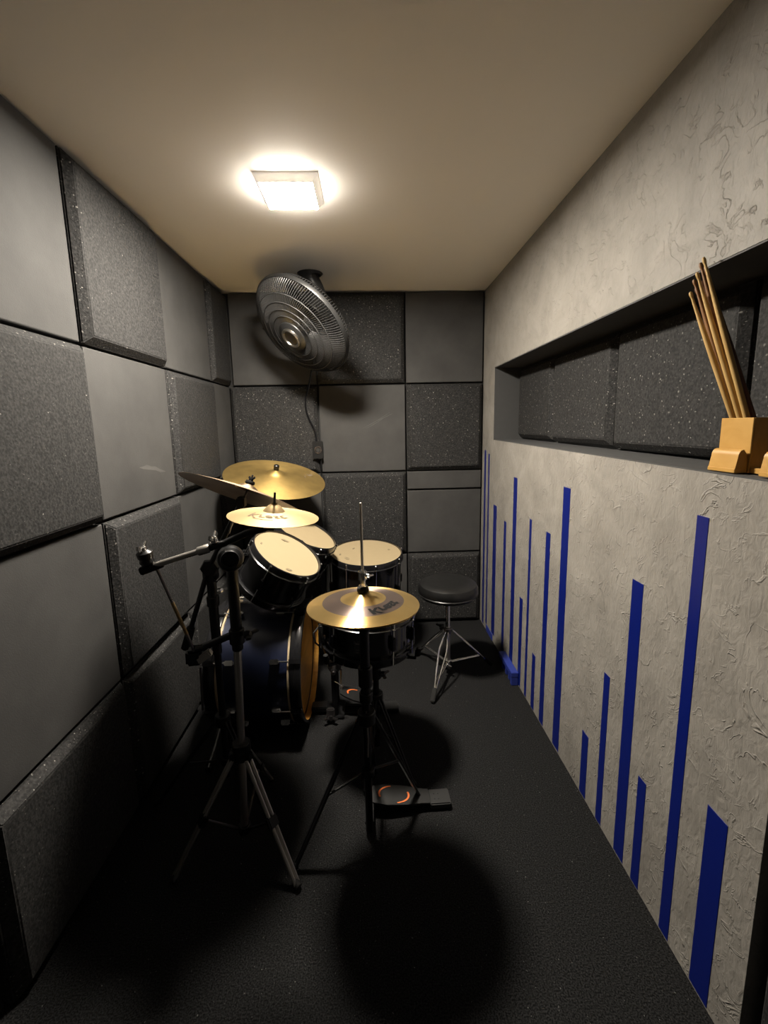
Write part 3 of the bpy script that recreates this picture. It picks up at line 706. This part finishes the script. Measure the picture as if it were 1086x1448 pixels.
bm = B(); wing(bm, rel(be+(bt-be)*.86+V((0, 0, .012))), (-.1, -.1, 1), 1.15); obj('wing_nut', bm, 'chrome', st)
bm = B(); rod(bm, rel(be+V((-.028, -.010, -.012))), rel(be+V((.03, .012, .006))), .0125, 14); obj('boom_end_grip', bm, 'rubber', st)
bm = B(); lathe(bm, [(0, 0), (.017, 0), (.020, .006), (.018, .016), (.021, .022), (.022, .036), (.012, .043), (0, .043)], rel(be+V((-.006, -.005, .010))), (-.1, -.15, 1), 20); ek = obj('end_knob', bm, 'blackmetal', st)
bm = B(); wing(bm, rel(be+V((-.010, -.012, .046))), (-.1, -.15, 1), 1.1); obj('knob_wing', bm, 'chrome', ek)
bm = B(); obox(bm, rel(bc), (.012, 0, 0), (0, .014, 0), (0, 0, .012), .005); obj('tilter', bm, 'blackmetal', st)
topnut(st, rel((-.276, 1.22, 1.200)), (.105, -.015, .99), bare=True)
# thin rod down to the bracket clamp
p0, p1 = V((-.620, 1.224, 1.054)), V((-.565, 1.285, .772))
bm = B(); tube(bm, [rel(p0), rel(p0+(p1-p0)*.42)], .0048, 10); tube(bm, [rel(p0+(p1-p0)*.78), rel(p1)], .0048, 10); obj('hanging_rod', bm, 'darksteel', st)
bm = B(); tube(bm, [rel(p0+(p1-p0)*.40), rel(p0+(p1-p0)*.80)], .0056, 10); o = obj('rod_sleeve', bm, 'brassC', st); o['label'] = 'brass coloured sleeve'
bm = B(); tube(bm, [rel(p1), rel((-.545, 1.31, .762)), rel((-.49, 1.318, .782)), rel((-.441, 1.325, .80))], [.010, .012, .011, .012], 12); obj('bracket_arm', bm, 'blackmetal', st)
bm = B(); obox(bm, rel((-.570, 1.300, .738)), (.024, .004, 0), (-.004, .020, 0), (0, 0, .026), .008); obj('bracket_clamp', bm, 'blackmetal', st)
bm = B(); obox(bm, rel((-.535, 1.292, .742)), V((.020, .002, .014)), V((0, .012, 0)), V((-.006, 0, .010)), .004); obj('clamp_lever', bm, 'steel', st)
bm = B(); wing(bm, rel((-.408, 1.31, .800)), (1, -.2, .1), 1.3); obj('height_wing_nut', bm, 'blackmetal', st)
bm = B(); rod(bm, rel((-.556, 1.302, .70)), rel((-.560, 1.302, .55)), .004, 8); obj('lower_rod', bm, 'darksteel', st)

# ------------------------------------------------------------------ generic tripod for the darker stands
def tripod(t, c, r, hub, foot_r, a0, mat, col='blackmetal', leg_r=.007, brace=.12, angs=None, feet=None, rubber=True):
    c = V(c)
    for k in range(len(feet) if feet else 3):
        if feet: f = V(feet[k]); h = V((f.x, f.y, 0)).normalized()
        else:
            a = a0+2*PI*k/3; h = V((math.cos(a), math.sin(a), 0)); f = h*foot_r
        f = V((f.x, f.y, .010)); top = V((0, 0, hub))+h*(r+.012)
        bm = B(); sd = h.cross(V((0, 0, 1)))
        for s in (-1, 1): tube(bm, [top+sd*s*.007, f+sd*s*.005], leg_r*.75, 8)
        lg = obj('leg', bm, mat, t)
        bm = B(); rod(bm, f-h*.012+V((0, 0, .012)), f+h*.012+V((0, 0, .001)), .011, 12); obj('rubber_foot', bm, 'rubber', lg)
        kn = top+(f-top)*.52
        bm = B(); tube(bm, [kn, V((0, 0, brace))+h*(r+.005)], .0045, 8); obj('brace', bm, mat, t)
    bm = B(); collar(bm, (0, 0, hub), (0, 0, 1), r+.016, .045); obj('leg_collar', bm, col, t)
    bm = B(); collar(bm, (0, 0, brace), (0, 0, 1), r+.010, .028); obj('brace_collar', bm, col, t)
# second boom stand (black) carrying the edge-on cymbal
S2 = V((-.612, 1.60, 0))
s2 = thing('boom_cymbal_stand', 'black boom stand close to left wall carrying the edge-on cymbal', 'cymbal stand', S2)
tripod(s2, S2, .014, .30, .26, R3(80), 'blackmetal')
r2 = lambda p: V(p)-S2
bm = B(); rod(bm, (0, 0, .04), (0, 0, .62), .0135, 14); obj('lower_tube', bm, 'blackmetal', s2)
bm = B(); rod(bm, (0, 0, .58), (0, 0, .90), .018, 16); collar(bm, (0, 0, .80), (0, 0, 1), .023, .04); obj('upper_tube', bm, 'blackmetal', s2)
bm = B(); lathe(bm, [(0, -.03), (.026, -.03), (.034, -.02), (.036, .0), (.030, .022), (0, .024)], r2((-.608, 1.585, .935)), (.2, -.95, .2), 6); obox(bm, (0, 0, .915), (.026, 0, 0), (0, .022, 0), (0, 0, .035), .008); obj('boom_clamp', bm, 'blackmetal', s2)
bm = B(); wing(bm, (.030, -.015, .845), (1, -.4, .1), 1.1); obj('wing_nut', bm, 'chrome', s2)
bt2 = V((-.474, 1.588, 1.183))
bm = B(); tube(bm, [r2((-.728, 1.60, .625)), r2((-.612, 1.575, .93)), r2(bt2)], .0095, 12); obj('boom_arm', bm, 'blackmetal', s2)
bm = B(); rod(bm, r2((-.736, 1.602, .605)), r2((-.700, 1.594, .700)), .016, 14); obj('counterweight', bm, 'rubber', s2)
bm = B(); obox(bm, r2(bt2), (.014, 0, 0), (0, .02, 0), (0, 0, .02), .005); obj('tilter', bm, 'blackmetal', s2)
topnut(s2, r2((-.463, 1.60, 1.202)), (.31, .335, .89))
bm = B(); rod(bm, r2((-.495, 1.582, 1.155)), r2((-.522, 1.570, 1.070)), .0035, 8); obj('tilter_bolt', bm, 'darksteel', s2)
# ride stand
S3 = V((-.62, 2.68, 0))
s3 = thing('ride_cymbal_stand', 'black straight stand holding the ride cymbal behind the kit', 'cymbal stand', S3)
tripod(s3, S3, .014, .30, .22, R3(60), 'blackmetal')
bm = B(); rod(bm, (0, 0, .04), (0, 0, 1.02), .013, 14); obj('tube', bm, 'blackmetal', s3)
bm = B(); tube(bm, [(0, 0, 1.0), (.025, -.035, 1.07), V((-.571, 2.607, 1.127))-S3], .010, 12); obj('boom_arm', bm, 'blackmetal', s3)
rn = V((.20, -.24, .95)).normalized(); rc = V((-.565, 2.60, 1.155))-S3
bm = B(); rod(bm, rc-rn*.03, rc+rn*.06, .004, 8); obj('threaded_rod', bm, 'blackmetal', s3)
bm = B(); lathe(bm, [(.004, .0535), (.014, .0535), (.016, .058), (.016, .080), (.012, .084), (0, .084)], rc, rn, 20); obj('top_nut', bm, 'blackmetal', s3)

# ------------------------------------------------------------------ hi-hat stand
S4 = V((HX, HY, 0))
s4 = thing('hi_hat_stand', 'black hi-hat stand with pedal on the floor in front of snare', 'hi-hat stand', S4)
bm = B(); rod(bm, (0, 0, .02), (0, 0, .56), .0135, 14); rod(bm, (0, 0, .54), (0, 0, .800), .0165, 14); collar(bm, (0, 0, .62), (0, 0, 1), .024, .07); collar(bm, (0, 0, .545), (0, 0, 1), .022, .035); obj('tube', bm, 'blackmetal', s4)
bm = B(); rod(bm, (0, 0, .80), (0, 0, 1.212), .0045, 10); obj('pull_rod', bm, 'steel', s4)
bm = B(); lathe(bm, [(.004, .934), (.013, .934), (.014, .938), (.009, .942), (.009, .958), (.014, .960), (.0145, .985), (.010, .990), (.004, .990)], n=24); ck = obj('clutch', bm, 'chrome', s4)
bm = B(); wing(bm, (.012, -.006, .973), (1, -.5, 0), .8); obj('clutch_screw', bm, 'chrome', ck)
bm = B(); lathe(bm, [(.004, .919), (.019, .919), (.020, .924), (.018, .933), (.004, .9335)], n=24); obj('felt_washer', bm, 'rubber', s4)
bm = B(); lathe(bm, [(0, .785), (.02, .785), (.026, .805), (.026, .819), (0, .820)], n=24); obj('cymbal_seat', bm, 'blackmetal', s4)
tripod(s4, S4, .014, .47, .3, 0, 'blackmetal', feet=[(-.25, -.115), (.20, .135), (.02, .26)], brace=.26)
bm = B(); tube(bm, [(.0, -.012, .50), (.004, -.020, .40), (.002, -.018, .33)], .003, 8); obj('cable_clip', bm, 'steel', s4)
def pedal_plate(bm, c, ux, L_, W, h0, h1, z):
    ux = V(ux).normalized(); uy = V((-ux.y, ux.x, 0)); c = V(c)
    pr = [(0, .30), (.10, .42), (.30, .5), (.62, .46), (.85, .36), (1, .34)]
    top, bot = [], []
    for s, w in pr:
        p = c+ux*L_*s; zz = h0+(h1-h0)*s
        top.append((bm.verts.new(p+uy*W*w+V((0, 0, zz+z))), bm.verts.new(p-uy*W*w+V((0, 0, zz+z)))))
        bot.append((bm.verts.new(p+uy*W*w+V((0, 0, zz))), bm.verts.new(p-uy*W*w+V((0, 0, zz)))))
    for i in range(len(pr)-1):
        bm.faces.new((top[i][0], top[i+1][0], top[i+1][1], top[i][1])); bm.faces.new((bot[i][1], bot[i+1][1], bot[i+1][0], bot[i][0]))
        bm.faces.new((bot[i][0], bot[i+1][0], top[i+1][0], top[i][0])); bm.faces.new((top[i][1], top[i+1][1], bot[i+1][1], bot[i][1]))
    bm.faces.new((top[0][0], top[0][1], bot[0][1], bot[0][0])); bm.faces.new((top[-1][1], top[-1][0], bot[-1][0], bot[-1][1]))
    bmesh.ops.recalc_face_normals(bm, faces=list(bm.faces))
def pedal_arcs(par, c, ux, s0, h0, h1, L_, rad=.038):
    """two orange arc prints on the foot plate"""
    ux = V(ux).normalized(); uy = V((-ux.y, ux.x, 0)); c = V(c)
    for a0, a1 in ((100, 200), (-80, 20)):
        bm = B(); g = []
        for i in range(13):
            a = R3(a0+(a1-a0)*i/12); row = []
            for rr in (rad-.0024, rad+.0024):
                s = s0*L_+rr*math.cos(a)*1.5; row.append(bm.verts.new(c+ux*s+uy*rr*math.sin(a)+V((0, 0, h0+(h1-h0)*s/L_+.0092))))
            g.append(row)
        for i in range(12): bm.faces.new((g[i][0], g[i][1], g[i+1][1], g[i+1][0]))
        obj('arc_print', bm, 'orange', par)
PU = (1, .03, 0)
pc = V((-.005, .115, 0))
bm = B(); pedal_plate(bm, pc, PU, .235, .095, .055, .026, .008); fb = obj('footboard', bm, 'pedal', s4)
pedal_arcs(fb, pc, PU, .42, .055, .026, .235)
bm = B(); obox(bm, pc+V((.275, .009, .018)), V(PU)*.040, V((-.03, 1, 0))*.036, (0, 0, .012), .004)
for i in range(4): rod(bm, pc+V((.255+.016*(i % 2), .009-.012+.024*(i//2), .030)), pc+V((.255+.016*(i % 2), .009-.012+.024*(i//2), .0315)), .003, 8)
obj('heel_plate', bm, 'pedal', s4)
bm = B(); obox(bm, pc+V((.12, .004, .006)), V(PU)*.125, V((-.03, 1, 0))*.012, (0, 0, .003), .002); obox(bm, (0, .055, .05), (.016, 0, 0), (0, .055, 0), (0, 0, .006), .002); obj('base_rail', bm, 'blackmetal', s4)

# ------------------------------------------------------------------ bass drum pedal
S5 = V((-.20, 2.045, 0))
s5 = thing('bass_drum_pedal', 'black bass drum pedal clamped to the hoop, orange arc on footboard', 'drum pedal', S5)
bm = B()
for s in (-1, 1): obox(bm, (-.002, s*.052, .135), (.014, 0, 0), (0, .010, 0), (0, 0, .13), .005)
obox(bm, (-.002, 0, .010), (.045, 0, 0), (0, .07, 0), (0, 0, .007), .003); obj('pedal_frame', bm, 'blackmetal', s5)
bm = B(); rod(bm, (-.002, -.075, .255), (-.002, .075, .255), .011, 14); lathe(bm, [(.012, -.012), (.034, -.012), (.036, 0), (.034, .012), (.012, .012)], (-.002, 0, .255), (0, 1, 0), 28); obj('cam_axle', bm, 'darksteel', s5)
bm = B(); tube(bm, [(-.002, 0, .255), (.04, 0, .33), (.03, 0, .40)], .004, 8); bt_ = obj('beater_shaft', bm, 'chrome', s5)
bm = B(); lathe(bm, [(0, -.028), (.018, -.028), (.026, -.018), (.026, .018), (.018, .028), (0, .028)], (.02, 0, .41), (-1, 0, -.2), 24); obj('beater', bm, 'rubber', bt_)
bm = B(); obox(bm, (-.085, 0, .028), (.04, 0, 0), (0, .028, 0), (0, 0, .014), .004); obj('hoop_clamp', bm, 'blackmetal', s5)
bm = B(); wing(bm, (-.02, -.085, .03), (0, -1, .1), 1.3); obox(bm, (-.022, -.083, .045), (.020, 0, 0), (0, .012, 0), (0, 0, .030), .005); obj('side_clamp', bm, 'darksteel', s5)
bm = B(); tube(bm, [(-.012, -.055, .21), (.035, -.075, .19), (.05, -.075, .185)], .003, 8); obj('spring_hook', bm, 'chrome', s5)
PV = (1, -.02, 0); pc5 = V((.025, -.005, 0))
bm = B(); pedal_plate(bm, pc5, PV, .22, .10, .115, .030, .008); fb5 = obj('footboard', bm, 'pedal', s5)
pedal_arcs(fb5, pc5, PV, .42, .115, .030, .22)
bm = B(); tube(bm, [(.028, 0, .118), (.030, 0, .235)], .005, 8); obj('chain', bm, 'steel', s5)
bm = B(); obox(bm, pc5+V((.255, -.006, .018)), (.036, 0, 0), (0, .036, 0), (0, 0, .012), .004); obj('heel_plate', bm, 'pedal', s5)
bm = B(); 
for s in (-1, 1): obox(bm, (.13, s*.028, .006), (.13, 0, 0), (0, .004, 0), (0, 0, .003), .001)
obj('base_rail', bm, 'blackmetal', s5)

# ------------------------------------------------------------------ snare stand
S6 = V((.005, 1.75, 0))
s6 = thing('snare_stand', 'black folding snare stand mostly hidden behind the hi-hat tube', 'snare stand', S6)
tripod(s6, S6, .014, .27, .27, 0, 'blackmetal', feet=[(.14, -.20), (-.05, -.22), (.0, .25)], brace=.12)
bm = B(); rod(bm, (0, 0, .03), (0, 0, .40), .0135, 14); rod(bm, (0, 0, .38), (-.01, .0, .485), .017, 14); collar(bm, (0, 0, .385), (0, 0, 1), .024, .05); obj('tube', bm, 'blackmetal', s6)
for k in range(3):
    a = R3(95+120*k); h = V((math.cos(a), math.sin(a), 0))
    bm = B(); tube(bm, [V((-.015, 0, .475)), V((-.018, .004, .484))+h*.10, V((-.02, .006, .494))+h*.205, V((-.02, .006, .530))+h*.212], .007, 10); ar = obj('basket_arm', bm, 'blackmetal', s6)
    bm = B(); rod(bm, V((-.02, .006, .505))+h*.216, V((-.02, .006, .545))+h*.221, .0105, 10); obj('rubber_grip', bm, 'rubber', ar)
bm = B(); wing(bm, (.024, -.01, .385), (1, -.3, 0), 1.2); obj('wing_nut', bm, 'darksteel', s6)

# ------------------------------------------------------------------ drum stool
S7 = V((.430, 2.345, 0))
s7 = thing('drum_stool', 'round black vinyl drum stool on chrome tripod by the cement wall', 'stool', S7)
bm = B(); lathe(bm, [(0, .574), (.10, .573), (.140, .569), (.160, .558), (.169, .540), (.170, .522), (.166, .502), (.158, .493), (0, .493)], n=72); se = obj('seat', bm, 'vinyl', s7)
bm = B(); lathe(bm, [(.168, .503), (.1715, .507), (.168, .511)], n=72); obj('piping', bm, 'vinyl', se)
bm = B(); lathe(bm, [(0, .470), (.05, .470), (.12, .484), (.155, .487), (.155, .4925), (0, .4925)], n=48); obj('seat_pan', bm, 'blackmetal', s7)
bm = B(); rod(bm, (0, 0, .055), (0, 0, .30), .0155, 18); obj('lower_post', bm, 'steel', s7)
bm = B(); rod(bm, (0, 0, .29), (0, 0, .472), .0125, 18); obj('upper_post', bm, 'chrome', s7)
bm = B(); collar(bm, (0, 0, .275), (0, 0, 1), .024, .03); obj('leg_collar', bm, 'darksteel', s7)
bm = B(); wing(bm, (-.026, -.004, .30), (-1, -.2, .1), 1.4); obj('height_screw', bm, 'blackmetal', s7)
bm = B(); collar(bm, (0, 0, .075), (0, 0, 1), .023, .035); wing(bm, (-.006, -.024, .072), (-.2, -1, 0), 1.0); obj('brace_collar', bm, 'chrome', s7)
for f in (V((-.128, -.270, 0)), V((.275, .065, 0)), V((-.15, .245, 0))):
    h = f.normalized(); sd = h.cross(V((0, 0, 1))); ft_ = f+V((0, 0, .012)); top = h*.026+V((0, 0, .272))
    bm = B()
    for s in (-1, 1): tube(bm, [top+sd*s*.006, top+(ft_-top)*.25+sd*s*.021, top+(ft_-top)*.32+sd*s*.021, ft_+(top-ft_)*.14+sd*s*.004, ft_+(top-ft_)*.05+sd*s*.004], .0055, 10)
    lg = obj('leg', bm, 'chrome', s7)
    bm = B(); obox(bm, ft_+(top-ft_)*.08+V((0, 0, .002)), (top-ft_).normalized()*.036, sd*.012, (top-ft_).normalized().cross(sd)*.010, .004); obj('rubber_foot', bm, 'rubber', lg)
    bm = B()
    kn = top+(ft_-top)*.72
    for s in (-1, 1): tube(bm, [kn+sd*s*.006, h*.024+V((0, 0, .075))+sd*s*.004], .0042, 8)
    obj('brace', bm, 'chrome', s7)

# ------------------------------------------------------------------ stick holder and sticks in the niche
LZ = lz(1.02)+.0052
t = thing('stick_holder', 'pale wooden stick holder standing on the niche ledge', 'stick holder', (.868, .972, LZ))
bm = B(); w0, w1, d0, d1, hh_ = -.041, .047, -.026, .046, .122; th = .004
box(bm, (d0, w0, 0), (d0+th, w1, hh_), .001, 1); box(bm, (d1-th, w0, 0), (d1, w1, hh_), .001, 1)
box(bm, (d0+th, w0, 0), (d1-th, w0+th, hh_), .001, 1); box(bm, (d0+th, w1-th, 0), (d1-th, w1, hh_), .001, 1); box(bm, (d0+th, w0+th, .0), (d1-th, w1-th, .006))
obj('tall_box', bm, 'box', t)
def foot_block(y0, y1):
    """low rounded block in front of the box, profile in x-z"""
    pr = [(-.0262, 0), (-.0262, .034), (-.030, .044)]+[(-.036-.012*math.sin(a), .036+.016*math.cos(a)) for a in [PI/2*i/8 for i in range(9)]]+[(-.053, .008), (-.053, 0)]
    bm = B(); a = [bm.verts.new((x, y0, z)) for x, z in pr]; b = [bm.verts.new((x, y1, z)) for x, z in pr]
    k = len(pr)
    for i in range(k): bm.faces.new((a[i], a[(i+1) % k], b[(i+1) % k], b[i]))
    bm.faces.new(a[::-1]); bm.faces.new(b); bmesh.ops.recalc_face_normals(bm, faces=list(bm.faces)); return bm
for y0, y1 in ((-.036, .040), (-.164, -.098)):
    fb_ = obj('front_block', foot_block(y0, y1), 'box', t)
    bm = B(); box(bm, (-.0545, y0-.001, .0), (-.026, y1+.001, .0095), .001, 1); obj('base_layer', bm, 'box', fb_)
bm = B(); box(bm, (-.024, -.164, 0), (.02, -.0415, .012), .001, 1); obj('side_base', bm, 'box', t)
def stick(base, tip, mat, label, tipmat=None):
    base, tip = V(base), V(tip); d = (tip-base).normalized(); ln = (tip-base).length; r = .0064
    o = thing('drumstick', label, 'drumstick', base, qn(d), 'drumsticks in the wooden holder')
    bm = B(); lathe(bm, [(0, 0), (r*.7, .001), (r, .006), (r, ln*.62), (r*.80, ln*.80), (r*.48, ln*.945), (r*.40, ln*.965)], n=14); obj('shaft', bm, mat, o)
    bm = B(); lathe(bm, [(r*.40, ln*.963), (r*.58, ln*.973), (r*.66, ln*.984), (r*.52, ln*.995), (0, ln)], n=14); obj('tip', bm, tipmat or mat, o)
    return o
bz = LZ+.0075
sticks = [  # base (x, y), tip (x, y, z)
 ((0.882, 0.972), (.778, 1.074, 1.752), 'hick', 'pale drumstick leaning lowest at far left of the bundle'),
 ((0.8925, 0.979), (.798, 1.093, 1.786), 'tanwood', 'toasted brown drumstick just behind the lowest pale one'),
 ((0.882, 0.958), (.777, 1.056, 1.790), 'hick', 'second pale drumstick from the left with rounded tip'),
 ((0.903, 0.972), (.818, 1.111, 1.772), 'brownshade', 'dark red-brown drumstick between the pale ones'),
 ((0.8925, 0.965), (.797, 1.075, 1.818), 'tanwood', 'brown-tipped drumstick, upper left of the bundle'),
 ((0.882, 0.944), (.776, 1.038, 1.817), 'hick', 'tallest pale drumstick with rounded tip at bundle top'),
 ((0.8925, 0.951), (.796, 1.056, 1.802), 'brownshade', 'drumstick behind the tallest pale one, shade put into its dark colour'),
 ((0.903, 0.958), (.818, 1.092, 1.782), 'brownshade', 'drumstick in middle of the bundle, shade put into its dark colour'),
 ((0.903, 0.944), (.817, 1.073, 1.786), 'brownshade', 'drumstick at right edge of the bundle, shade put into its brown colour'),
]
for (bx_, by_), tp, mt, lab in sticks: stick((bx_, by_, bz), tp, mt, lab)

# ================================================================== camera
cam = bpy.data.cameras.new('camera'); co = bpy.data.objects.new('camera', cam); C.objects.link(co)
F = V((.03195827, .98737434, -.15514695)); R = V((.99918804, -.03537168, -.01928986)); U = V((.02453412, .15440451, .98770306))
m = Matrix((R, U, -F)).transposed().to_4x4(); m.translation = V((0, 0, 1.4473)); co.matrix_world = m
cam.sensor_fit = 'HORIZONTAL'; cam.sensor_width = 36; cam.lens = 612.44*36/1086; cam.shift_y = -(724-699.2)/1086
cam.clip_start = .02
sc = bpy.context.scene; sc.camera = co
w = bpy.data.worlds.new('world'); sc.world = w; w.use_nodes = True
w.node_tree.nodes['Background'].inputs[0].default_value = (.004, .004, .004, 1)
sc.view_settings.view_transform = 'Standard'; sc.view_settings.look = 'None'; sc.view_settings.gamma = 1; sc.view_settings.exposure = 0; sc.view_settings.use_curve_mapping = False
sc.cycles.use_denoising = True; sc.cycles.max_bounces = 10; sc.cycles.diffuse_bounces = 5; sc.cycles.glossy_bounces = 5; sc.cycles.sample_clamp_indirect = 40
